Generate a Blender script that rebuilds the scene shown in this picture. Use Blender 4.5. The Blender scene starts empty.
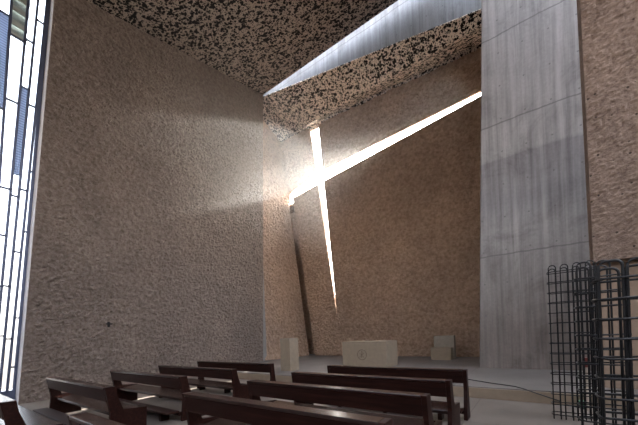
import bpy, bmesh, math, random
from mathutils import Vector, Matrix, noise
random.seed(7)
S = bpy.context.scene
C = S.collection
SKY, SKY_GLOW, SUN, HAZE, EXPO = 1.0, 15.0, 17.0, .02, 2.05

# ------------------------------------------------------------------ camera model
EYE, F, YAW, ROLL = 1.55, 301.0, math.radians(35.5), math.atan(.04)
CX, CY = 319.0, 334.5                      # principal point (level lens, shifted up)
ca, sa = math.cos(YAW), math.sin(YAW)
cr, sr = math.cos(ROLL), math.sin(ROLL)

def ray(px, py):
    dx, dy = (px - CX) / F, (CY - py) / F
    x, z = dx * cr + dy * sr, -dx * sr + dy * cr
    return Vector((x * ca - sa, x * sa + ca, z))
def on_z(px, py, z):
    r = ray(px, py); t = (z - EYE) / r.z
    return Vector((r.x * t, r.y * t, z))
def on_q(px, py, q):
    r = ray(px, py); t = q / r.y
    return Vector((r.x * t, q, EYE + r.z * t))
def on_line(px, py, a, b):
    """vertical plane through ground points a, b"""
    n = Vector((-(b[1] - a[1]), b[0] - a[0]))
    r = ray(px, py); t = (n.x * a[0] + n.y * a[1]) / (n.x * r.x + n.y * r.y)
    return Vector((r.x * t, r.y * t, EYE + r.z * t))

# ------------------------------------------------------------------ materials
def mat(name):
    m = bpy.data.materials.new(name); m.use_nodes = True
    nt = m.node_tree; b = nt.nodes['Principled BSDF']
    return m, nt, b
def N(nt, t, **kw):
    n = nt.nodes.new(t)
    for k, v in kw.items():
        if k in n.inputs: n.inputs[k].default_value = v
        else: setattr(n, k, v)
    return n
def L(nt, a, b): nt.links.new(a, b)
def obj_co(nt, scale=(1, 1, 1), rot=(0, 0, 0)):
    tc = N(nt, 'ShaderNodeTexCoord'); mp = N(nt, 'ShaderNodeMapping')
    mp.inputs['Scale'].default_value = scale; mp.inputs['Rotation'].default_value = rot
    L(nt, tc.outputs['Object'], mp.inputs['Vector'])
    return mp.outputs['Vector']
def ramp(nt, fac, stops):
    r = N(nt, 'ShaderNodeValToRGB')
    els = r.color_ramp.elements
    while len(els) < len(stops): els.new(.5)
    for e, (p, c) in zip(els, stops):
        e.position = p; e.color = (*c, 1) if len(c) == 3 else c
    L(nt, fac, r.inputs['Fac']); return r.outputs['Color']
def mixc(nt, a, b, fac, mode='MIX'):
    m = N(nt, 'ShaderNodeMix', data_type='RGBA', blend_type=mode)
    for v, i in ((fac, 0), (a, 6), (b, 7)):
        if hasattr(v, 'is_linked') or hasattr(v, 'links'): L(nt, v, m.inputs[i])
        else: m.inputs[i].default_value = v if i == 0 else (*v, 1)
    return m.outputs[2]
def math_(nt, op, a, b=None, c=None):
    m = N(nt, 'ShaderNodeMath', operation=op)
    for i, v in enumerate((a, b, c)):
        if v is None: continue
        if hasattr(v, 'links'): L(nt, v, m.inputs[i])
        else: m.inputs[i].default_value = v
    return m.outputs[0]
def bump(nt, h, b, strength, dist):
    n = N(nt, 'ShaderNodeBump', Strength=strength, Distance=dist)
    L(nt, h, n.inputs['Height']); L(nt, n.outputs['Normal'], b.inputs['Normal'])

def rough_concrete(name, lo, mid, hi, sx=1.0, bstr=.9, rot=(0, 0, 0), pits=0.0):
    m, nt, b = mat(name)
    co = obj_co(nt, (1, 1, 1), rot)
    n1 = N(nt, 'ShaderNodeTexNoise', Scale=5.5 * sx, Detail=7.0, Roughness=.68); L(nt, co, n1.inputs['Vector'])
    n2 = N(nt, 'ShaderNodeTexNoise', Scale=.55, Detail=3.0, Roughness=.6); L(nt, co, n2.inputs['Vector'])
    n3 = N(nt, 'ShaderNodeTexNoise', Scale=19.0 * sx, Detail=4.0, Roughness=.7); L(nt, co, n3.inputs['Vector'])
    c = ramp(nt, n1.outputs['Fac'], [(.34, lo), (.5, mid), (.66, hi)])
    c = mixc(nt, c, ramp(nt, n2.outputs['Fac'], [(.3, (.84, .83, .84)), (.7, (1.12, 1.1, 1.08))]), .8, 'MULTIPLY')
    h = math_(nt, 'ADD', math_(nt, 'MULTIPLY', n1.outputs['Fac'], 1.0), math_(nt, 'MULTIPLY', n3.outputs['Fac'], .35))
    if pits:
        v = N(nt, 'ShaderNodeTexVoronoi', Scale=9.0); L(nt, co, v.inputs['Vector'])
        pm = ramp(nt, v.outputs['Distance'], [(.12, (1, 1, 1)), (.24, (0, 0, 0))])
        sepc = N(nt, 'ShaderNodeSeparateColor'); L(nt, v.outputs['Color'], sepc.inputs[0])
        pm = math_(nt, 'MULTIPLY', pm, math_(nt, 'LESS_THAN', sepc.outputs[0], pits))
        c = mixc(nt, c, tuple(x * .35 for x in lo), pm)  # shade inside the pits painted in as dark colour
        h = math_(nt, 'SUBTRACT', h, math_(nt, 'MULTIPLY', pm, .6))
    L(nt, c, b.inputs['Base Color']); b.inputs['Roughness'].default_value = .95
    b.inputs['Specular IOR Level'].default_value = .15
    bump(nt, h, b, bstr, .2)
    return m

def lava(name, tan, tan2, black, scale, thr):
    """pumice soffit: tan mortar with ragged holes, their shade painted black"""
    m, nt, b = mat(name)
    co = obj_co(nt)
    w = N(nt, 'ShaderNodeTexNoise', Scale=scale * 1.3, Detail=3.0); L(nt, co, w.inputs['Vector'])
    off = N(nt, 'ShaderNodeVectorMath', operation='MULTIPLY_ADD')
    L(nt, w.outputs['Color'], off.inputs[0]); off.inputs[1].default_value = (.1, .1, .1); L(nt, co, off.inputs[2])
    v = N(nt, 'ShaderNodeTexVoronoi', Scale=scale, Randomness=1.0); L(nt, off.outputs[0], v.inputs['Vector'])
    sc = N(nt, 'ShaderNodeSeparateColor'); L(nt, v.outputs['Color'], sc.inputs[0])
    big = N(nt, 'ShaderNodeTexNoise', Scale=.5, Detail=2.0); L(nt, co, big.inputs['Vector'])
    t = math_(nt, 'MULTIPLY_ADD', sc.outputs[0], thr, math_(nt, 'MULTIPLY_ADD', big.outputs['Fac'], .2, -.06))
    k1 = math_(nt, 'MULTIPLY', math_(nt, 'SUBTRACT', t, v.outputs['Distance']), 14.0)
    v2 = N(nt, 'ShaderNodeTexVoronoi', Scale=scale * 2.1); L(nt, off.outputs[0], v2.inputs['Vector'])
    s2 = N(nt, 'ShaderNodeSeparateColor'); L(nt, v2.outputs['Color'], s2.inputs[0])
    k2 = math_(nt, 'MULTIPLY', math_(nt, 'SUBTRACT', math_(nt, 'MULTIPLY', s2.outputs[1], thr * .75), v2.outputs['Distance']), 10.0)
    cl = N(nt, 'ShaderNodeClamp'); L(nt, math_(nt, 'MAXIMUM', k1, k2), cl.inputs['Value'])
    n = N(nt, 'ShaderNodeTexNoise', Scale=9.0, Detail=5.0, Roughness=.7); L(nt, co, n.inputs['Vector'])
    base = ramp(nt, n.outputs['Fac'], [(.3, tan2), (.65, tan)])
    c = mixc(nt, base, black, cl.outputs[0])  # darkness inside the holes put into the colour
    L(nt, c, b.inputs['Base Color']); b.inputs['Roughness'].default_value = .95
    b.inputs['Specular IOR Level'].default_value = .1
    h = math_(nt, 'SUBTRACT', math_(nt, 'MULTIPLY', n.outputs['Fac'], .4), cl.outputs[0])
    bump(nt, h, b, .7, .1)
    return m

def board_concrete(name, joints_z, joints_p, base=(.40, .40, .405), dark_band=None):
    m, nt, b = mat(name)
    tc = N(nt, 'ShaderNodeTexCoord'); sp = N(nt, 'ShaderNodeSeparateXYZ'); L(nt, tc.outputs['Object'], sp.inputs[0])
    co = tc.outputs['Object']
    mp = N(nt, 'ShaderNodeMapping'); mp.inputs['Scale'].default_value = (9, 9, .35); L(nt, co, mp.inputs['Vector'])
    st = N(nt, 'ShaderNodeTexNoise', Scale=1.0, Detail=4.0, Roughness=.6); L(nt, mp.outputs[0], st.inputs['Vector'])
    bl = N(nt, 'ShaderNodeTexNoise', Scale=.75, Detail=6.0, Roughness=.65, Distortion=.8); L(nt, co, bl.inputs['Vector'])
    fine = N(nt, 'ShaderNodeTexNoise', Scale=14.0, Detail=4.0); L(nt, co, fine.inputs['Vector'])
    c = ramp(nt, st.outputs['Fac'], [(.3, tuple(x * .74 for x in base)), (.5, base), (.72, tuple(min(1, x * 1.25) for x in base))])
    c = mixc(nt, c, ramp(nt, bl.outputs['Fac'], [(.32, (.62, .6, .6)), (.48, (.95, .95, .95)), (.7, (1.12, 1.12, 1.12))]), .85, 'MULTIPLY')
    c = mixc(nt, c, ramp(nt, fine.outputs['Fac'], [(.3, (.88, .88, .88)), (.7, (1.08, 1.08, 1.08))]), .7, 'MULTIPLY')
    wt = N(nt, 'ShaderNodeTexNoise', Scale=.45, Detail=5.0, Roughness=.7); L(nt, mp.outputs[0], wt.inputs['Vector'])
    c = mixc(nt, c, tuple(min(1, x * 1.55) for x in base), math_(nt, 'MULTIPLY', ramp(nt, wt.outputs['Fac'], [(.52, (0, 0, 0)), (.68, (1, 1, 1))]), .55))
    if dark_band:                                                  # a darker band between two heights
        zz = math_(nt, 'ADD', sp.outputs[2], math_(nt, 'MULTIPLY', bl.outputs['Fac'], .25))
        k = ramp(nt, math_(nt, 'DIVIDE', zz, 12.0), [((dark_band[0] - .9) / 12, (0, 0, 0)), (dark_band[0] / 12, (1, 1, 1)), (dark_band[1] / 12, (1, 1, 1)), ((dark_band[1] + .06) / 12, (0, 0, 0))])
        c = mixc(nt, c, (.66, .65, .68), math_(nt, 'MULTIPLY', k, .85), 'MULTIPLY')
        foot_shade = ramp(nt, math_(nt, 'DIVIDE', zz, 12.0), [(.12, (1, 1, 1)), (.44, (0, 0, 0))])
        c = mixc(nt, c, (.5, .41, .35), math_(nt, 'MULTIPLY', foot_shade, .9), 'MULTIPLY')   # skylight fading towards the foot, painted as a darker brown
    mask = None
    wob = math_(nt, 'MULTIPLY_ADD', bl.outputs['Fac'], .16, -.08)
    for ax, js in ((2, joints_z), (0, joints_p)):
        for j in js:
            d = math_(nt, 'ABSOLUTE', math_(nt, 'SUBTRACT', math_(nt, 'ADD', sp.outputs[ax], wob), j))
            k = math_(nt, 'LESS_THAN', d, .022 if ax == 2 else .012)
            mask = k if mask is None else math_(nt, 'MAXIMUM', mask, k)
    # formwork tie holes on a grid
    fx = math_(nt, 'SUBTRACT', math_(nt, 'MODULO', math_(nt, 'ADD', sp.outputs[0], 20.15), .62), .31)
    fz = math_(nt, 'SUBTRACT', math_(nt, 'MODULO', math_(nt, 'ADD', sp.outputs[2], 20.0), 1.02), .51)
    r2 = math_(nt, 'ADD', math_(nt, 'MULTIPLY', fx, fx), math_(nt, 'MULTIPLY', fz, fz))
    mask = math_(nt, 'MAXIMUM', mask, math_(nt, 'LESS_THAN', r2, .0006))
    c = mixc(nt, c, tuple(x * .38 for x in base), math_(nt, 'MULTIPLY', mask, .6))
    L(nt, c, b.inputs['Base Color']); b.inputs['Roughness'].default_value = .75
    h = math_(nt, 'SUBTRACT', math_(nt, 'MULTIPLY', st.outputs['Fac'], .25), mask)
    bump(nt, h, b, .35, .03)
    return m

def plain(name, col, rough=.6, metal=0.0, var=.12, scale=6.0, spec=.5, bmp=0.0):
    m, nt, b = mat(name)
    co = obj_co(nt)
    n = N(nt, 'ShaderNodeTexNoise', Scale=scale, Detail=5.0, Roughness=.65); L(nt, co, n.inputs['Vector'])
    c = ramp(nt, n.outputs['Fac'], [(.3, tuple(x * (1 - var) for x in col)), (.7, tuple(min(1, x * (1 + var)) for x in col))])
    L(nt, c, b.inputs['Base Color'])
    b.inputs['Roughness'].default_value = rough; b.inputs['Metallic'].default_value = metal
    b.inputs['Specular IOR Level'].default_value = spec
    if bmp: bump(nt, n.outputs['Fac'], b, bmp, .02)
    return m

def wood(name, rough, spec):
    m, nt, b = mat(name)
    co = obj_co(nt, (.5, 9, 9))
    n = N(nt, 'ShaderNodeTexNoise', Scale=2.6, Detail=4.0, Roughness=.55, Distortion=.3); L(nt, co, n.inputs['Vector'])
    c = ramp(nt, n.outputs['Fac'], [(.3, (.010, .0034, .0026)), (.55, (.019, .0064, .0046)), (.75, (.032, .011, .0078))])
    L(nt, c, b.inputs['Base Color'])
    b.inputs['Roughness'].default_value = rough; b.inputs['Specular IOR Level'].default_value = spec
    return m

def floor_mat(name, col, joints):
    m, nt, b = mat(name)
    tc = N(nt, 'ShaderNodeTexCoord'); sp = N(nt, 'ShaderNodeSeparateXYZ'); L(nt, tc.outputs['Object'], sp.inputs[0])
    n = N(nt, 'ShaderNodeTexNoise', Scale=.9, Detail=6.0, Roughness=.62); L(nt, tc.outputs['Object'], n.inputs['Vector'])
    n2 = N(nt, 'ShaderNodeTexNoise', Scale=26.0, Detail=3.0); L(nt, tc.outputs['Object'], n2.inputs['Vector'])
    c = ramp(nt, n.outputs['Fac'], [(.3, tuple(x * .78 for x in col)), (.52, col), (.75, tuple(x * 1.15 for x in col))])
    c = mixc(nt, c, ramp(nt, n2.outputs['Fac'], [(.3, (.93,) * 3), (.7, (1.05,) * 3)]), .8, 'MULTIPLY')
    mask = None
    for ax, step, ofs in joints:
        d = math_(nt, 'ABSOLUTE', math_(nt, 'SUBTRACT', math_(nt, 'MODULO', math_(nt, 'ADD', sp.outputs[ax], 50 + ofs), step), step / 2))
        k = math_(nt, 'LESS_THAN', d, .008)
        mask = k if mask is None else math_(nt, 'MAXIMUM', mask, k)
    c = mixc(nt, c, tuple(x * .45 for x in col), math_(nt, 'MULTIPLY', mask, .7))
    L(nt, c, b.inputs['Base Color']); b.inputs['Roughness'].default_value = .48
    b.inputs['Specular IOR Level'].default_value = .4
    bump(nt, n2.outputs['Fac'], b, .05, .01)
    return m

def glass_mat(name):
    m, nt, b = mat(name); nt.nodes.remove(b)
    tr = N(nt, 'ShaderNodeBsdfTransparent'); tr.inputs['Color'].default_value = (.93, .96, .97, 1)
    gl = N(nt, 'ShaderNodeBsdfGlossy', Roughness=.03)
    mx = N(nt, 'ShaderNodeMixShader'); mx.inputs['Fac'].default_value = .06
    L(nt, tr.outputs[0], mx.inputs[1]); L(nt, gl.outputs[0], mx.inputs[2])
    L(nt, mx.outputs[0], nt.nodes['Material Output'].inputs['Surface'])
    return m

def mesh_screen_mat(name):
    """blue-grey expanded metal: fine horizontal slots let daylight through"""
    m, nt, b = mat(name)
    tc = N(nt, 'ShaderNodeTexCoord')
    w = N(nt, 'ShaderNodeTexWave', wave_type='BANDS', bands_direction='Z', Scale=4.2, Distortion=.3); L(nt, tc.outputs['Object'], w.inputs['Vector'])
    b.inputs['Base Color'].default_value = (.2, .25, .38, 1)
    b.inputs['Roughness'].default_value = .5
    tr = N(nt, 'ShaderNodeBsdfTransparent'); tr.inputs['Color'].default_value = (.66, .74, .9, 1)
    mx_ = N(nt, 'ShaderNodeMixShader'); L(nt, math_(nt, 'MULTIPLY', w.outputs['Fac'], .42), mx_.inputs['Fac'])
    L(nt, b.outputs[0], mx_.inputs[1]); L(nt, tr.outputs[0], mx_.inputs[2])
    L(nt, mx_.outputs[0], nt.nodes['Material Output'].inputs['Surface'])
    return m

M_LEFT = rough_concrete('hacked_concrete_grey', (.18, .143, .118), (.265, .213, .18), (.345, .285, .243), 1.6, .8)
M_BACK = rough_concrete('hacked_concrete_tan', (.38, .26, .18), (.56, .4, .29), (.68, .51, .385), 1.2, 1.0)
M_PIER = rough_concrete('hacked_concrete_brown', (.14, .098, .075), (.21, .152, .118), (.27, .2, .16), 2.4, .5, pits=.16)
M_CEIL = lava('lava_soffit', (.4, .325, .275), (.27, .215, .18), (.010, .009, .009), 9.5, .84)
M_CEIL_LIT = lava('lava_soffit_chancel_lit', (.92, .82, .72), (.78, .66, .56), (.014, .012, .011), 10.5, .84)  # same soffit, the brighter chancel light painted in as paler mortar
M_PILLAR = board_concrete('board_marked_concrete', (3.82, 7.92, 10.65), (), dark_band=(5.6, 6.9))
M_BEAM = board_concrete('beam_concrete', (15.3,), (-9.6, -7.2, -4.8, -2.4), (.19, .195, .205))
M_FLOOR = floor_mat('polished_concrete', (.165, .138, .118), ((0, 2.4, .2), (1, 2.4, .9)))
M_PLAT = floor_mat('platform_concrete', (.155, .137, .125), ((0, 2.0, .55), (1, 2.6, .4)))
M_STEP = plain('step_stone', (.22, .165, .115), .8, scale=5, bmp=.2)
M_STONE = plain('sandstone', (.27, .21, .15), .8, scale=7, var=.1, spec=.3, bmp=.15)
M_STONE_L = plain('pale_sandstone', (.29, .25, .2), .8, scale=9, var=.12, spec=.3, bmp=.2)
M_FOOT = plain('tan_plaster', (.27, .195, .14), .9, scale=8, bmp=.3)
M_CARVE = plain('carved_groove', (.11, .08, .055), .9, scale=9, spec=.2)
M_WOOD = wood('dark_stained_wood', .45, .13)
M_WOODTOP = wood('polished_wood', .22, .6)
M_STEEL = plain('dark_rebar', (.012, .0125, .014), .45, .1, .3, 30, .3)
M_FRAME = plain('flare_tinted_steel', (.09, .105, .16), .45, .5, .1)  # blue of the window flare put into the frame colour
M_JAMB = plain('pale_jamb', (.62, .6, .6), .6, 0, .08, 3)
M_SLAT = plain('grey_green_panel', (.42, .45, .41), .6, .1, .1, 3)
M_SCREEN = mesh_screen_mat('metal_screen')
M_GLASS = glass_mat('clear_glass')
M_CABLE = plain('black_cable', (.02, .02, .02), .5)
M_IRON = plain('dark_iron', (.02, .018, .017), .6, .5)
M_WHITE = plain('cream_wax', (.36, .3, .24), .6)
M_RED = plain('red_glass', (.13, .02, .017), .4)
M_GREEN = plain('green_plastic', (.012, .16, .06), .45)
M_OUT = plain('outer_render', (.3, .28, .26), .9)

# ------------------------------------------------------------------ mesh helpers
def link(name, bm, m, parent=None, loc=None, smooth=False):
    me = bpy.data.meshes.new(name)
    bmesh.ops.recalc_face_normals(bm, faces=bm.faces[:])
    bm.to_mesh(me); bm.free()
    me.materials.append(m)
    if smooth:
        for p in me.polygons: p.use_smooth = True
    o = bpy.data.objects.new(name, me); C.objects.link(o)
    if parent: o.parent = parent
    if loc: o.location = loc
    return o
def thing(name, label, cat, loc, rz=0, group=None):
    o = bpy.data.objects.new(name, None); C.objects.link(o); o.empty_display_size = .1
    o.location = loc; o.rotation_euler = (0, 0, rz); tag(o, label, cat, group); return o
def tag(o, label, cat, group=None):
    o['label'] = label; o['category'] = cat
    if group: o['group'] = group
    return o
def struct(o, label=None, kind='structure'):
    o['kind'] = kind
    if label: o['label'] = label
    return o
def box(bm, x0, x1, y0, y1, z0, z1, bev=0.0):
    vs = [bm.verts.new(v) for v in ((x0, y0, z0), (x1, y0, z0), (x1, y1, z0), (x0, y1, z0), (x0, y0, z1), (x1, y0, z1), (x1, y1, z1), (x0, y1, z1))]
    fs = [bm.faces.new([vs[i] for i in f]) for f in ((3, 2, 1, 0), (4, 5, 6, 7), (0, 1, 5, 4), (1, 2, 6, 5), (2, 3, 7, 6), (3, 0, 4, 7))]
    if bev:
        es = {e for f in fs for e in f.edges}
        bmesh.ops.bevel(bm, geom=list(es), offset=bev, segments=2, affect='EDGES', profile=.5)
def hexa(bm, a, b):
    """solid between two quads given corner by corner"""
    va = [bm.verts.new(v) for v in a]; vb = [bm.verts.new(v) for v in b]
    n = len(va)
    bm.faces.new(va); bm.faces.new(vb[::-1])
    for i in range(n): bm.faces.new((va[i], vb[i], vb[(i + 1) % n], va[(i + 1) % n]))
def prism_x(bm, prof, x0, x1, bev=0.0):
    a = [bm.verts.new((x0, q, z)) for q, z in prof]; b = [bm.verts.new((x1, q, z)) for q, z in prof]
    n = len(a); fs = [bm.faces.new(a), bm.faces.new(b[::-1])]
    for i in range(n): fs.append(bm.faces.new((a[i], b[i], b[(i + 1) % n], a[(i + 1) % n])))
    if bev:
        es = {e for f in fs for e in f.edges}
        bmesh.ops.bevel(bm, geom=list(es), offset=bev, segments=2, affect='EDGES', profile=.5)
def tube(bm, pts, r, seg=6):
    rings = []
    for i, p in enumerate(pts):
        p = Vector(p)
        d = (Vector(pts[min(i + 1, len(pts) - 1)]) - Vector(pts[max(i - 1, 0)])).normalized()
        up = Vector((0, 0, 1)) if abs(d.z) < .9 else Vector((1, 0, 0))
        u = d.cross(up).normalized(); v = d.cross(u)
        rings.append([bm.verts.new(p + r * (math.cos(t) * u + math.sin(t) * v)) for t in (2 * math.pi * k / seg for k in range(seg))])
    for a, b in zip(rings, rings[1:]):
        for k in range(seg): bm.faces.new((a[k], a[(k + 1) % seg], b[(k + 1) % seg], b[k]))
    bm.faces.new(rings[0]); bm.faces.new(rings[-1][::-1])
def bar(bm, a, b, w, d, ax=Vector((0, 1, 0)), ay=Vector((1, 0, 0))):
    """rectangular bar from a to b, w along ax and d along ay"""
    A = [Vector(a) + ax * sx * w / 2 + ay * sy * d / 2 for sx, sy in ((-1, -1), (1, -1), (1, 1), (-1, 1))]
    B = [Vector(b) + ax * sx * w / 2 + ay * sy * d / 2 for sx, sy in ((-1, -1), (1, -1), (1, 1), (-1, 1))]
    hexa(bm, A, B)

def hack(p, amp, f1=1.6, f2=5.0):
    """hacked concrete: rounded lumps parted by sharp creases"""
    q = Vector((p.x, p.y, p.z * 1.25)); w = noise.noise(p * .7)
    q = q + Vector((w, -w, w)) * .25
    return amp * (.55 * noise.noise(p * f1) + 1.5 * abs(noise.noise(q * f2)) + 1.0 * abs(noise.noise(q * f2 * 2.1 + Vector((7, 3, 1)))) + .35 * noise.noise(p * f2 * 4.3) - .55)
def rough_quad(bm, bl, br, tr, tl, thick, amp, step=.1, edge=.12, f1=1.6, f2=5.0):
    """a thick wall panel whose front is a hacked, uneven face; thick is the vector to the back"""
    bl, br, tr, tl = map(Vector, (bl, br, tr, tl)); thick = Vector(thick); nrm = -thick.normalized()
    nu = max(2, int(max((br - bl).length, (tr - tl).length) / step)); nv = max(2, int(max((tl - bl).length, (tr - br).length) / step))
    W = max((br - bl).length, (tr - tl).length); H = max((tl - bl).length, (tr - br).length)
    g = []
    for j in range(nv + 1):
        v = j / nv; row = []
        for i in range(nu + 1):
            u = i / nu
            p = (bl * (1 - u) + br * u) * (1 - v) + (tl * (1 - u) + tr * u) * v
            k = min(1, min(u, 1 - u) * W / edge, min(v, 1 - v) * H / edge) if edge else 1
            row.append(bm.verts.new(p + nrm * hack(p, amp, f1, f2) * (.15 + .85 * k)))
        g.append(row)
    for j in range(nv):
        for i in range(nu): bm.faces.new((g[j][i], g[j][i + 1], g[j + 1][i + 1], g[j + 1][i]))
    rim = g[0] + [g[j][nu] for j in range(1, nv + 1)] + g[nv][nu - 1::-1] + [g[j][0] for j in range(nv - 1, 0, -1)]
    back = [bm.verts.new(v.co + thick) for v in rim]
    n = len(rim)
    for i in range(n): bm.faces.new((rim[i], rim[(i + 1) % n], back[(i + 1) % n], back[i]))
    bm.faces.new(back[::-1])

# ------------------------------------------------------------------ the setting
ZP = .25                                                   # platform height
A0, A1 = (-11.30, 1.84), (-11.87, 11.40)                   # foot of the left wall
wdir = (Vector(A1) - Vector(A0)).normalized()
wnorm = Vector((-wdir.y, wdir.x, 0))                       # pointing outwards (to -p)
if wnorm.x > 0: wnorm = -wnorm
def onwall(px, py): return on_line(px, py, A0, A1)

bm = bmesh.new(); box(bm, -16, 9, -9, 7.47, -.3, 0)
struct(link('floor', bm, M_FLOOR))
bm = bmesh.new(); box(bm, -16, 9, 7.47, 17, -.3, ZP)
struct(link('floor_platform', bm, M_PLAT))
bm = bmesh.new(); box(bm, -11.6, 8, 7.43, 7.469, .0, ZP - .025, .004)
struct(link('trim_1', bm, M_STEP))

# left wall
w_bl = Vector((*A0, -.02)); w_br = Vector((A1[0], A1[1], -.02))
w_tr = onwall(263, 80); w_br = onwall(263, 361); w_br = Vector((w_br.x, w_br.y, -.02))
e_lo, e_hi = onwall(18.3, 404.5), onwall(52, 0)
sl = (e_hi - e_lo) / (e_hi.z - e_lo.z)
e_hi += Vector((wdir.x, wdir.y, 0)) * .05
sl = (e_hi - e_lo) / (e_hi.z - e_lo.z)
w_tl = e_hi + sl * 1.8
w_bl = e_lo + sl * (-.02 - e_lo.z)
bm = bmesh.new(); rough_quad(bm, w_bl, w_br, w_tr, w_tl, wnorm * .45, .052, .045, .1, 1.6, 6.0)
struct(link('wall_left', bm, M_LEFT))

# nave ceiling: rises towards the chancel
c_far = onwall(263, 95); c_near = onwall(85, 0)
slope = (c_far.z - c_near.z) / (c_far.y - c_near.y)
CQ = c_far.y
def ceil_z(q): return c_far.z + slope * (q - CQ)
bm = bmesh.new()
pr = on_q(400, 0, CQ).x
def cpt(p, q, dz=0): return (p, q, ceil_z(q) + dz)
CP = [(-11.2, -7.1), (6.9, -7.1), (6.9, 3.5), (2.2, 6.2), (.2, 9.2), (-2.6, CQ), (-12.35, CQ)]  # unseen right edge shaped to limit the skylight on the pillar
hexa(bm, [cpt(p, q) for p, q in CP], [cpt(p, q, .14 if q > 8 else .3) for p, q in CP])
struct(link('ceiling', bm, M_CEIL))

# chancel: back wall with the cross cut through it, side wall, soffit and front beam
QB = 15.2
def lineU(x): return 187 + (x - 288) * (91 - 187) / (480 - 288)
def lineW(x): return 200 + (x - 289) * (96 - 200) / (480 - 289)
def xA(y): return 309.5 + .1455 * (y - 128)
def xB(y): return 318.5 + .0975 * (y - 127)
def cross(xf, lf):
    y = 170.0
    for _ in range(60): y = lf(xf(y))
    return xf(y), y
B_ = lambda x, y: on_q(x, y, QB)
AU, BU, AW, BW = (cross(a, b) for a in (xA, xB) for b in (lineU, lineW))
AU, AW, BU, BW = cross(xA, lineU), cross(xA, lineW), cross(xB, lineU), cross(xB, lineW)
tip = B_(xB(318) + .1, 318)
meet = B_(341, 352); meet.z = ZP - .02
gl = B_(315.2, 355); gl.z = ZP - .02
T = (0, .12, 0)
bm = bmesh.new()
def up(x, y, dz=0):
    p = B_(x, y); p.z += dz; return p
ul = up(288, lineU(288)); wl = up(293.0, lineW(293.0))
rough_quad(bm, ul + Vector((-2.0, 0, -1.0)), B_(*AU), B_(xA(110), 110), B_(264, 112), T, .07, .05, .12, 1.6, 5.5)
XR = -.9
def edgeR(p0, p1):
    a, b = B_(*p0), B_(*p1); return a + (b - a) * ((XR - a.x) / (b.x - a.x))
rough_quad(bm, B_(*BU), edgeR((400, lineU(400)), (470, lineU(470))), (XR, QB, 15.5), B_(xB(110), 110), T, .07, .05, .12, 1.6, 5.5)
lm = gl + (wl - gl) * .28
rough_quad(bm, lm, tip, B_(*AW), wl, T, .07, .05, .12, 1.6, 5.5)
rough_quad(bm, gl, meet, tip, lm, T, .07, .05, 0, 1.6, 5.5)
br = Vector((XR, QB, ZP - .02)); rm = Vector((XR, QB, tip.z))
rough_quad(bm, meet, br, rm, tip, T, .07, .05, 0, 1.6, 5.5)
box(bm, -14.4, B_(288.4, 195).x, QB + .03, QB + .3, wl.z - .1, ul.z + .4)   # the slit stops short of the side wall
rough_quad(bm, tip, rm, edgeR((400, lineW(400)), (470, lineW(470))), B_(*BW), T, .07, .05, .12, 1.6, 5.5)
xr = XR
box(bm, xr - .03, xr + 3.2, QB + .02, QB + .24, 0, 17)        # blind stretch behind the pillar
zr = wl.z - .35
box(bm, gl.x - .05, gl.x + .25, QB + .2, QB + 1.2, 0, zr * .45)  # return of the dark recess beside it
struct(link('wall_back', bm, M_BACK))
bm = bmesh.new()
box(bm, -14.4, gl.x + .25, QB + 1.2, QB + 1.4, 0, zr)
box(bm, -14.4, gl.x + .2, QB + .25, QB + 1.4, zr, zr + .15)
box(bm, -14.5, -14.3, QB - .2, QB + 1.4, 0, zr + .15)
hexa(bm, [(gl.x + .02, QB + .2, 0), (gl.x + .2, QB + .2, 0), (gl.x + .2, QB + 1.25, 0), (gl.x + .02, QB + 1.25, 0)],
     [(wl.x + .02, QB + .2, zr + .1), (wl.x + .2, QB + .2, zr + .1), (wl.x + .2, QB + 1.25, zr + .1), (wl.x + .02, QB + 1.25, zr + .1)])
struct(link('wall_recess', bm, M_BACK))

def cl(px, py):                                               # corner line of the side wall on the back plane
    return on_q(px, py, QB)
k0, k1 = cl(309.3, 355), cl(280.5, 141)
kd = (k1 - k0) / (k1.z - k0.z)
kb = k0 + kd * (-.02 - k0.z); kt = k0 + kd * (16 - k0.z)
ext = Vector((0, -.01, 0))
fb = Vector((kb.x - .28, 11.62, -.02)); ft = Vector((kt.x - .05, 11.62, 16))
bm = bmesh.new(); rough_quad(bm, fb, kb + ext, kt + ext, ft, (-2.6, 0, 0), .06, .055, .1, 1.6, 4.0)
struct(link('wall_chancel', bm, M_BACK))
bm = bmesh.new(); box(bm, -15, -11.95, 11.3, 11.75, 0, 17)
struct(link('wall_corner', bm, M_OUT))

QF = CQ + .42
bL, bR = on_q(263, 97, QF), on_q(480, 10, QF)
bs = (bR.z - bL.z) / (bR.x - bL.x)
def bz(p): return bL.z + bs * (p - bL.x)
sL, sR = on_q(281, 142, QB), on_q(481, 51, QB)
ss = (sR.z - sL.z) / (sR.x - sL.x)
def sz(p): return sL.z + ss * (p - sL.x)
bm = bmesh.new()
hexa(bm, [(-15, QF, bz(-15) + .03), (1.6, QF, bz(1.6) + .03), (1.6, QF, 18), (-15, QF, 18)],
         [(-15, QF + .3, bz(-15) + .03), (1.6, QF + .3, bz(1.6) + .03), (1.6, QF + .3, 18), (-15, QF + .3, 18)])
struct(link('beam', bm, M_BEAM))
bm = bmesh.new()
k = (QB + .2 - QF) / (QB - QF)
def back_z(p): return bz(p) + (sz(p) - bz(p)) * k
q0 = QF - .006
hexa(bm, [(-15, q0, bz(-15) - .01), (1.6, q0, bz(1.6) - .01), (1.6, QB + .2, back_z(1.6)), (-15, QB + .2, back_z(-15))],
         [(-15, q0, bz(-15) + .03), (1.6, q0, bz(1.6) + .03), (1.6, QB + .2, back_z(1.6) + .3), (-15, QB + .2, back_z(-15) + .3)])
struct(link('ceiling_chancel', bm, M_CEIL_LIT))
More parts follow.
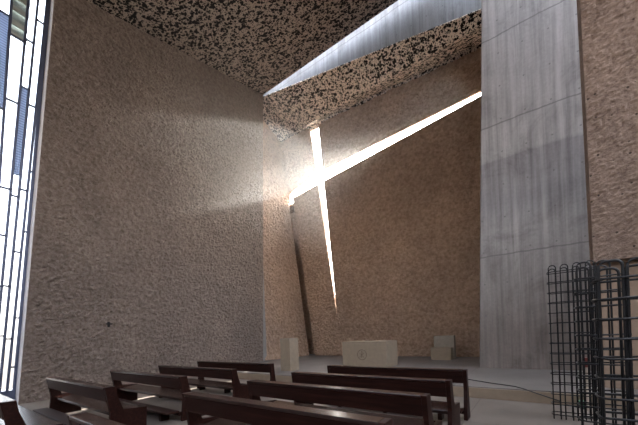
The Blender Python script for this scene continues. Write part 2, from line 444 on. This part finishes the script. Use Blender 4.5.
bm = bmesh.new(); box(bm, 1.3, 1.6, 11.5, QB + .3, 0, 18)
struct(link('wall_right', bm, M_OUT))

bm = bmesh.new(); box(bm, -12, 7, -7.5, -7.1, 0, 6.3)  # unseen; height shaped for the daylight let in above it
struct(link('wall_rear', bm, M_LEFT))
bm = bmesh.new(); box(bm, 6.5, 6.9, -7.5, 11.7, 0, 7.0)  # unseen, added low so sky light enters over it
struct(link('wall_side_right', bm, M_LEFT))

# smooth concrete pillar wall
QP = 11.08
pl0 = on_z(480.5, 366.5, ZP); plt = on_q(481, 0, QP)
pk = (plt.x - pl0.x) / (plt.z - ZP)
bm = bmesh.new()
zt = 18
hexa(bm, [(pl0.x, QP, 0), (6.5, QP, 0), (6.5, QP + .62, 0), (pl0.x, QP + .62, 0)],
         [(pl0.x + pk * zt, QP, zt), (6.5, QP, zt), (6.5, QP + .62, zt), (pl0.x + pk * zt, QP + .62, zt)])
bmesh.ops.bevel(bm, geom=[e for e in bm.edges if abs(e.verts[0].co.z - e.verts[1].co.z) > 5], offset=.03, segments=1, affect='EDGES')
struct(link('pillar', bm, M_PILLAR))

# hacked pier on the right, overhanging a plainer foot
QR = 8.0
TP = .45
p_bl, p_tl = on_q(590, 262, QR + TP), on_q(576.5, 0, QR + TP); p_bl.y = p_tl.y = QR; p_bl.z = on_q(600, 261.5, QR).z
pd = (p_tl - p_bl) / (p_tl.z - p_bl.z)
p_t = p_bl + pd * (15 - p_bl.z)
bm = bmesh.new()
rough_quad(bm, p_bl, (6.5, QR, p_bl.z + .05), (6.5, QR, 15), p_t, (0, TP, 0), .02, .045, .05, 2.2, 10.0)
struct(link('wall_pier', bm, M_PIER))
bm = bmesh.new(); box(bm, p_bl.x + .12, 6.5, QR + .25, QR + .85, ZP - .02, p_bl.z + .1, .02)
struct(link('trim_2', bm, M_FOOT))

# ------------------------------------------------------------------ window at the left
win = bpy.data.objects.new('window_1', None); C.objects.link(win); struct(win)
wx = Vector((wdir.x, wdir.y, 0)); wn = wnorm
WO = .24
AO0, AO1 = (A0[0] + wn.x * WO, A0[1] + wn.y * WO), (A1[0] + wn.x * WO, A1[1] + wn.y * WO)
def P(x, y, out=0): return on_line(x, y, AO0, AO1)
def ext_line(pts, y):
    for (y0, x0), (y1, x1) in zip(pts, pts[1:]):
        if y <= y1 or (y1, x1) == pts[-1]:
            return x0 + (x1 - x0) * (y - y0) / (y1 - y0)
ML = {                                                          # mullion centre lines
    0: [(0, 49.6), (400, 14.2)],
    1: [(0, 47), (400, 6)],
    2: [(0, 38), (400, -1.5)],
    3: [(0, 28.5), (400, -9)],
    4: [(0, 11.5), (400, -15.5)],
    5: [(0, -2), (400, -27)],
    6: [(0, -22), (400, -44)],
}
def mx(i, y): return ext_line(ML[i], y)
def wz(i, y, out=0): return P(mx(i, y), y, out)
zs_top = 14.5
def full_line(i, out=0):
    a, b = wz(i, 60, out), wz(i, 360, out); d = (b - a) / (b.z - a.z)
    return a + d * (0.02 - a.z), a + d * (ceil_z(a.y) + .1 - a.z)
for i in range(0, 7):
    a, b = full_line(i); bm = bmesh.new()
    bar(bm, a, b, .11 if i == 0 else .058, .05, wx, wn)
    link('mullion', bm, M_FRAME, win)
# pale plastered jamb between frame and wall
bm = bmesh.new()
a = w_bl + wn * .12 - wx * .012; b = w_tl + wn * .12 - wx * .012; a.z = 0.0
bar(bm, a, b, .02, .26, wx, wn)
struct(link('trim_3', bm, M_JAMB))
# transoms per column (between mullion i and i+1), image heights
def pane_z(i, y): return (wz(i, y).z + wz(i + 1, y).z) / 2
TR = {0: (2, 14, 172, 232, 318, 367, 392), 1: (22, 106, 190, 252, 339, 392), 2: (41, 88, 196, 286, 336, 390), 3: (38, 101, 188, 235, 286, 336, 390), 4: (13, 107, 188, 300), 5: (60, 170, 330)}
def col_pt(i, z):
    a, b = full_line(i); return a + (b - a) * ((z - a.z) / (b.z - a.z))
for i, ys in TR.items():
    for y in ys:
        z = pane_z(i, y)
        if z < .05: continue
        bm = bmesh.new(); bar(bm, col_pt(i + 1, z), col_pt(i, z), .045, .05, Vector((0, 0, 1)), wn)
        link('transom', bm, M_FRAME, win)
bm = bmesh.new(); bar(bm, col_pt(6, .2), col_pt(0, .2), .36, .16, Vector((0, 0, 1)), wn); link('sill', bm, M_FRAME, win)
# metal mesh screens filling some openings
def panel(i, ya, yb, name, m, out=.0, th=.02):
    za, zb = pane_z(i, ya), pane_z(i, yb)
    q = [col_pt(i + 1, zb), col_pt(i, zb), col_pt(i, za), col_pt(i + 1, za)]
    bm = bmesh.new(); hexa(bm, [v + wn * out for v in q], [v + wn * (out + th) for v in q])
    return link(name, bm, m, win)
for i, ya, yb in ((0, 65, 126), (2, 88, 175), (4, 13, 107), (5, -30, 60), (5, 170, 330)):
    panel(i, ya, yb, 'screen', M_SCREEN)
# overlapping grey boards at the top of the window
for ya, yb in ((-16, 1), (-2, 13), (11, 27), (25, 38)):
    za, zb = pane_z(3, ya), pane_z(3, yb)
    q = [col_pt(4, zb), col_pt(3, zb) + wx * .05, col_pt(3, za) + wx * .05, col_pt(4, za)]
    bm = bmesh.new(); hexa(bm, [v + wn * (.0 if k < 2 else .1) for k, v in enumerate(q)], [v + wn * (.03 if k < 2 else .13) for k, v in enumerate(q)])
    link('board', bm, M_SLAT, win)
# glazing
g0, g1 = full_line(6), full_line(0)
bm = bmesh.new()
q = [g0[0], g1[0], g1[1], g0[1]]
hexa(bm, [v + wn * .03 for v in q], [v + wn * .036 for v in q]); link('pane', bm, M_GLASS, win)
# stretch of wall this side of the window (out of the picture)
a, b = full_line(6)
bm = bmesh.new(); box(bm, a.x - .3, a.x + .1, -7, a.y - .02, 0, 13)
struct(link('wall_side', bm, M_OUT))

# ------------------------------------------------------------------ pews
def end_prof(kind):
    if kind == 'pew':
        return [(0, .85), (.155, .85), (.175, .70), (.25, .455), (.62, .43), (.60, .0), (.015, .0), (.075, .43)]
    return [(0, .85), (.135, .85), (.15, .6), (.24, .0), (-.04, .0), (.04, .5)]
def make_pew(W, kind):
    """W wide along x, rear edge of the top at y=0; built at the origin"""
    root = bpy.data.objects.new('pew' if kind == 'pew' else 'kneeling_rail', None); C.objects.link(root)
    h = W / 2
    for s in (-1, 1):
        bm = bmesh.new(); x = s * (h - .03)
        prism_x(bm, end_prof(kind), x - .03, x + .03, .005)
        link('end_panel', bm, M_WOOD, root)
    i = h - .06
    bm = bmesh.new()
    box(bm, -i, i, .0, .155 if kind == 'pew' else .135, .812, .85, .004); link('top_rail', bm, M_WOODTOP, root)
    bm = bmesh.new()
    prism_x(bm, [(.012, .812), (.05, .812), (.075, .615), (.035, .615)], -i, i, .003); link('back_board', bm, M_WOOD, root)
    if kind == 'pew':
        bm = bmesh.new(); prism_x(bm, [(.13, .355), (.605, .355), (.605, .425), (.13, .405)], -i, i, .004); link('seat', bm, M_WOODTOP, root)
    # kneeler behind the back board
    kn = bmesh.new(); box(kn, -i, i, -.24, .0, .165, .2, .004); k = link('kneeler', kn, M_WOOD, root)
    for x in (-i + .35, 0, i - .35):
        bm = bmesh.new(); box(bm, x - .035, x + .035, -.2, -.03, 0, .165, .003); link('kneeler_foot', bm, M_WOOD, k)
    bm = bmesh.new(); box(bm, -i, i, -.005, .03 if kind != 'pew' else .06, .1, .17, .003); link('bottom_rail', bm, M_WOOD, root)
    return root
def copy_tree(o, parent=None):
    c = o.copy(); C.objects.link(c)
    if parent: c.parent = parent
    for ch in o.children: copy_tree(ch, c)
    return c
LP, RP = (-8.74, -5.50), (-3.79, -.95)
QROWS = {'left': [.73, 1.87, 3.10, 4.30, 5.52], 'right': [.96, 2.15, 3.25, 4.34, 5.57]}
lab_L = ['dark wooden pew in the lower left corner, pale top, mostly cut off',
         'dark wooden pew nearest the window, standing whole in front of the rough wall',
         'dark wooden pew in the left block, second one in front of the window',
         'dark wooden pew in the left block, just behind the seatless front kneeling rail']
lab_R = ['dark wooden pew at the bottom edge of which only a short pale top corner shows',
         'long dark wooden pew nearest the viewer, its glossy top running across the bottom centre',
         'long dark wooden pew in the right block, between the nearest pew and the third one',
         'long dark wooden pew in the right block, just behind the seatless rail facing the altar']
for side, (x0, x1), labs in (('left', LP, lab_L), ('right', RP, lab_R)):
    QROW = QROWS[side]
    proto = make_pew(x1 - x0, 'pew')
    for k in range(4):
        o = proto if k == 0 else copy_tree(proto)
        o.location = ((x0 + x1) / 2, QROW[k], 0)
        tag(o, labs[k], 'pew', 'pews in the %s block' % side)
    o = make_pew(x1 - x0, 'rail'); o.location = ((x0 + x1) / 2, QROW[4], 0)
    tag(o, {'left': 'dark wooden kneeling rail farthest back beside the rough left wall',
            'right': 'long dark seatless kneeling rail nearest the altar block'}[side], 'kneeling rail', 'kneeling rails of the front row')

# ------------------------------------------------------------------ liturgical stones
bm = bmesh.new(); box(bm, -.235, .235, 0, .5, 0, 1.19, .008)
o = tag(link('ambo', bm, M_STONE, None, (-7.49, 8.3, ZP)), 'tall narrow sandstone ambo block on the platform, left of the altar', 'lectern')
bm = bmesh.new(); box(bm, -.23, .23, .02, .48, 1.19, 1.202, .003); link('top_slab', bm, M_STONE_L, o)

al = thing('altar', 'wide sandstone altar block with a round carved emblem on its front', 'altar', (-5.255, 10.2, ZP))
bm = bmesh.new(); box(bm, -.925, .925, 0, 1.08, 0, .967, .01); link('block', bm, M_STONE, al)
em = bmesh.new()
zc, xc, R = .47, -.06, .19
def ring(bm, x, z, r, w, n=32, y=-.004):
    tube(bm, [(x + r * math.cos(t), y, z + r * math.sin(t)) for t in (2 * math.pi * k / n for k in range(n + 1))], w, 5)
ring(em, xc, zc, R, .011)
tube(em, [(xc - .02, -.004, zc - .12), (xc - .02, -.004, zc + .13)], .009, 5)                 # stem of the P
tube(em, [(xc - .02 + .055 * math.cos(t) * 1.0, -.004, zc + .075 + .055 * math.sin(t)) for t in [math.pi / 2 - math.pi * k / 10 for k in range(11)]], .008, 5)
tube(em, [(xc - .11, -.004, zc + .07), (xc + .08, -.004, zc - .10)], .008, 5)
tube(em, [(xc + .10, -.004, zc + .07), (xc - .11, -.004, zc - .10)], .008, 5)
link('carved_emblem', em, M_CARVE, al)

sd = thing('presider_seat', 'small stone seat of two stacked blocks against the back wall by the pillar', 'seat', (-3.26, 13.47, ZP))
bm = bmesh.new(); box(bm, -.42, .40, 0, .62, 0, .53, .008); link('seat_block', bm, M_STONE, sd)
bm = bmesh.new(); box(bm, -.38, .46, .42, .72, 0.0, 1.03, .008); link('backrest', bm, M_STONE_L, sd)

# small consecration cross on the left wall
cp = onwall(108, 324.5) - wnorm * .06
cr_ = thing('wall_cross', 'tiny dark iron cross fixed to the rough left wall', 'cross', cp, math.atan2(wdir.y, wdir.x))
bm = bmesh.new(); box(bm, -.02, .02, -.03, .06, -.085, .085, .004); link('upright', bm, M_IRON, cr_)
bm = bmesh.new(); box(bm, -.075, .075, -.032, .062, -.005, .034, .004); link('crossbar', bm, M_IRON, cr_)

# cable on the platform
pts = []
for x, y in ((440, 376.5), (455, 377.5), (470, 379.6), (480, 381.2), (492, 383.2), (505, 385), (515, 386.4)):
    p = on_z(x, y, ZP + .014); pts.append(p)
a = pts[-1]; e = Vector((a.x + .18, 7.445, ZP + .012)); pts.append(e)
for t in (.25, .5, .75): pts.append(Vector((e.x + .75 * t, 7.412, (ZP + .012) * (1 - t) + .014 * t)))
f0 = on_z(552, 402, .014); f1 = on_z(566, 404.5, .014); f2 = on_z(585, 409, .014)
pts += [f0, f1, f2]
bm = bmesh.new(); tube(bm, pts, .011, 6)
tag(link('cable', bm, M_CABLE, smooth=True), 'thin black cable trailing over the platform edge towards the rebar cages', 'cable')

# ------------------------------------------------------------------ rebar cages
def make_cage(label, loc, w, d, h, hw, pitch_x, pitch, r):
    root = thing('rebar_cage', label, 'cage', loc, 0, 'rebar cages beside the pier')
    def hairpin(x0, x1, y, zt):
        R_ = min(.05, (x1 - x0) / 2)
        pts = [Vector((x0, y, 0)), Vector((x0, y, zt - R_))]
        for k in range(1, 5): t = k / 4 * math.pi / 2; pts.append(Vector((x0 + R_ - R_ * math.cos(t), y, zt - R_ + R_ * math.sin(t))))
        for k in range(5): t = k / 4 * math.pi / 2; pts.append(Vector((x1 - R_ + R_ * math.sin(t), y, zt - R_ + R_ * math.cos(t))))
        pts.append(Vector((x1, y, 0)))
        b = bmesh.new(); tube(b, pts, r, 6); link('hairpin_bar', b, M_STEEL, root, smooth=True)
    x = 0.0
    while x + hw <= w + .001:                                   # bent bars along the front and the back
        hairpin(x, x + hw, 0, h - random.uniform(0, .012))
        hairpin(x + hw * .1, min(w, x + hw * 1.05), d, h - .03 - random.uniform(0, .012))
        x += pitch_x
    cr2, z = .06, .07
    while z < h - .06:                                           # closed hoops with round corners
        pts = []; a, a0, b_, e = w + 2 * r, -2 * r, -2 * r, d + 2 * r
        for cx_, cy_, t0 in ((a - cr2, b_ + cr2, -90), (a - cr2, e - cr2, 0), (a0 + cr2, e - cr2, 90), (a0 + cr2, b_ + cr2, 180)):
            for k in range(5): t = math.radians(t0 + 90 * k / 4); pts.append(Vector((cx_ + cr2 * math.cos(t), cy_ + cr2 * math.sin(t), z + random.uniform(-.005, .005))))
        pts.append(pts[0].copy())
        b = bmesh.new(); tube(b, pts, r * .9, 6); link('hoop', b, M_STEEL, root, smooth=True)
        z += pitch
    return root
CG = [('rebar cage farthest from the viewer, standing before the smooth grey concrete', 6.3, 547, 266, .56, .095, .155, .009),
      ('middle rebar cage of the three, between the far thin one and the near thick one', 4.7, 575.5, 263, .42, .12, .165, .0105),
      ('thick rebar cage nearest the viewer, cut off by the right edge of the picture', 3.5, 597, 262, .46, .15, .175, .012)]
for lab, q, tx, ty, w, hw, px_, r in CG:
    t = on_q(tx, ty, q); m = on_q(tx + 4, 340, q)
    make_cage(lab, (m.x, q, 0), w, .2, t.z, hw, px_, .168, r)

# things seen through the bars
c0 = on_z(580.5, 400, 0)
c0 = Vector((c0.x, min(c0.y, 7.1), 0))
cs = thing('candle', 'slim cream post with a red top seen behind the middle cage', 'candle', c0)
bm = bmesh.new(); tube(bm, [(0, 0, 0), (0, 0, .78)], .028, 12); link('shaft', bm, M_WHITE, cs)
bm = bmesh.new(); tube(bm, [(0, 0, .78), (0, 0, .80), (0, 0, .93), (0, 0, .95)], .045, 12); link('lamp_glass', bm, M_RED, cs)
g0 = on_z(584.5, 408, 0); g0 = Vector((g0.x, g0.y, 0))
bm = bmesh.new()
bmesh.ops.create_cone(bm, cap_ends=True, segments=20, radius1=.07, radius2=.1, depth=.13, matrix=Matrix.Translation((0, 0, .065)))
gp = tag(link('bowl', bm, M_GREEN, None, g0), 'small green bowl on the floor seen through the cage bars', 'bowl')

# ------------------------------------------------------------------ haze of incense in the air
HZ = bpy.data.materials.new('incense_haze'); HZ.use_nodes = True
nt = HZ.node_tree; nt.nodes.remove(nt.nodes['Principled BSDF'])
vs = N(nt, 'ShaderNodeVolumeScatter', Density=.014, Anisotropy=.25); vs.inputs['Color'].default_value = (1, .98, .95, 1)
tcv = N(nt, 'ShaderNodeTexCoord'); spv = N(nt, 'ShaderNodeSeparateXYZ'); L(nt, tcv.outputs['Object'], spv.inputs[0])
def mrange(sock, a, b, c, d):
    n = N(nt, 'ShaderNodeMapRange', interpolation_type='SMOOTHSTEP'); L(nt, sock, n.inputs['Value'])
    for k_, v_ in (('From Min', a), ('From Max', b), ('To Min', c), ('To Max', d)): n.inputs[k_].default_value = v_
    return n.outputs[0]
# the incense has risen: none near the floor, densest high up by the back wall
L(nt, math_(nt, 'MULTIPLY', mrange(spv.outputs[1], 1.5, 12.0, 0, HAZE), math_(nt, 'MULTIPLY', mrange(spv.outputs[2], 5.0, 9.0, 0, 1), mrange(spv.outputs[0], -9.0, -4.5, 1, .12))), vs.inputs['Density'])
L(nt, vs.outputs[0], nt.nodes['Material Output'].inputs['Volume'])
bm = bmesh.new()
hexa(bm, [(-11.0, 1.0, 1.6), (-1.7, 1.0, 1.6), (-1.7, 15.0, 1.6), (-11.7, 15.0, 1.6)],
         [(-11.0, 1.0, 10.2), (-1.7, 1.0, 10.2), (-1.7, 15.0, 12.0), (-11.7, 15.0, 13.0)])
hz = struct(link('haze', bm, HZ), 'thin incense haze in front of the back wall', 'stuff')

# ------------------------------------------------------------------ light
sd_ = Vector((-.64 * ca + sa + .05, -.64 * sa - ca, -.61)).normalized()   # the way the sunbeams travel
W = bpy.data.worlds.new('sky'); S.world = W; W.use_nodes = True
nt = W.node_tree; bg = nt.nodes['Background']
tc = N(nt, 'ShaderNodeTexCoord'); sp = N(nt, 'ShaderNodeSeparateXYZ'); L(nt, tc.outputs['Generated'], sp.inputs[0])
col = ramp(nt, math_(nt, 'MULTIPLY_ADD', sp.outputs[2], .5, .5), [(0.0, (.30, .25, .20)), (.49, (.5, .42, .36)), (.52, (1.3, 1.17, 1.08)), (.68, (1.3, 1.38, 1.56)), (.85, (2.0, 2.16, 2.5)), (1.0, (2.2, 2.4, 2.85))])
dt = N(nt, 'ShaderNodeVectorMath', operation='DOT_PRODUCT'); L(nt, tc.outputs['Generated'], dt.inputs[0]); dt.inputs[1].default_value = -sd_
gw = math_(nt, 'POWER', math_(nt, 'MAXIMUM', dt.outputs['Value'], 0.0), 5.0)
gl_ = N(nt, 'ShaderNodeVectorMath', operation='SCALE'); gl_.inputs[0].default_value = (1, .93, .84); L(nt, math_(nt, 'MULTIPLY', gw, SKY_GLOW), gl_.inputs['Scale'])
ad = N(nt, 'ShaderNodeVectorMath', operation='ADD'); L(nt, col, ad.inputs[0]); L(nt, gl_.outputs[0], ad.inputs[1])
L(nt, ad.outputs[0], bg.inputs['Color']); bg.inputs['Strength'].default_value = SKY

su = bpy.data.lights.new('sun', 'SUN'); su.energy = SUN; su.angle = math.radians(.8); su.color = (1, .96, .9)
so = bpy.data.objects.new('sun', su); C.objects.link(so)
so.rotation_euler = (-sd_).to_track_quat('Z', 'Y').to_euler()

# ------------------------------------------------------------------ camera
cam = bpy.data.cameras.new('camera'); co = bpy.data.objects.new('camera', cam); C.objects.link(co)
cam.sensor_fit = 'HORIZONTAL'; cam.sensor_width = 36; cam.lens = 36 * F / 638
cam.shift_y = (CY - 212.5) / 638; cam.shift_x = 0
cam.clip_start = .05; cam.clip_end = 500
co.matrix_world = Matrix.Translation((0, 0, EYE)) @ Matrix.Rotation(YAW, 4, 'Z') @ Matrix.Rotation(math.pi / 2, 4, 'X') @ Matrix.Rotation(-ROLL, 4, 'Z')
S.camera = co
S.view_settings.view_transform = 'Standard'; S.view_settings.look = 'None'
S.view_settings.gamma = 1; S.view_settings.use_curve_mapping = False
S.view_settings.exposure = EXPO
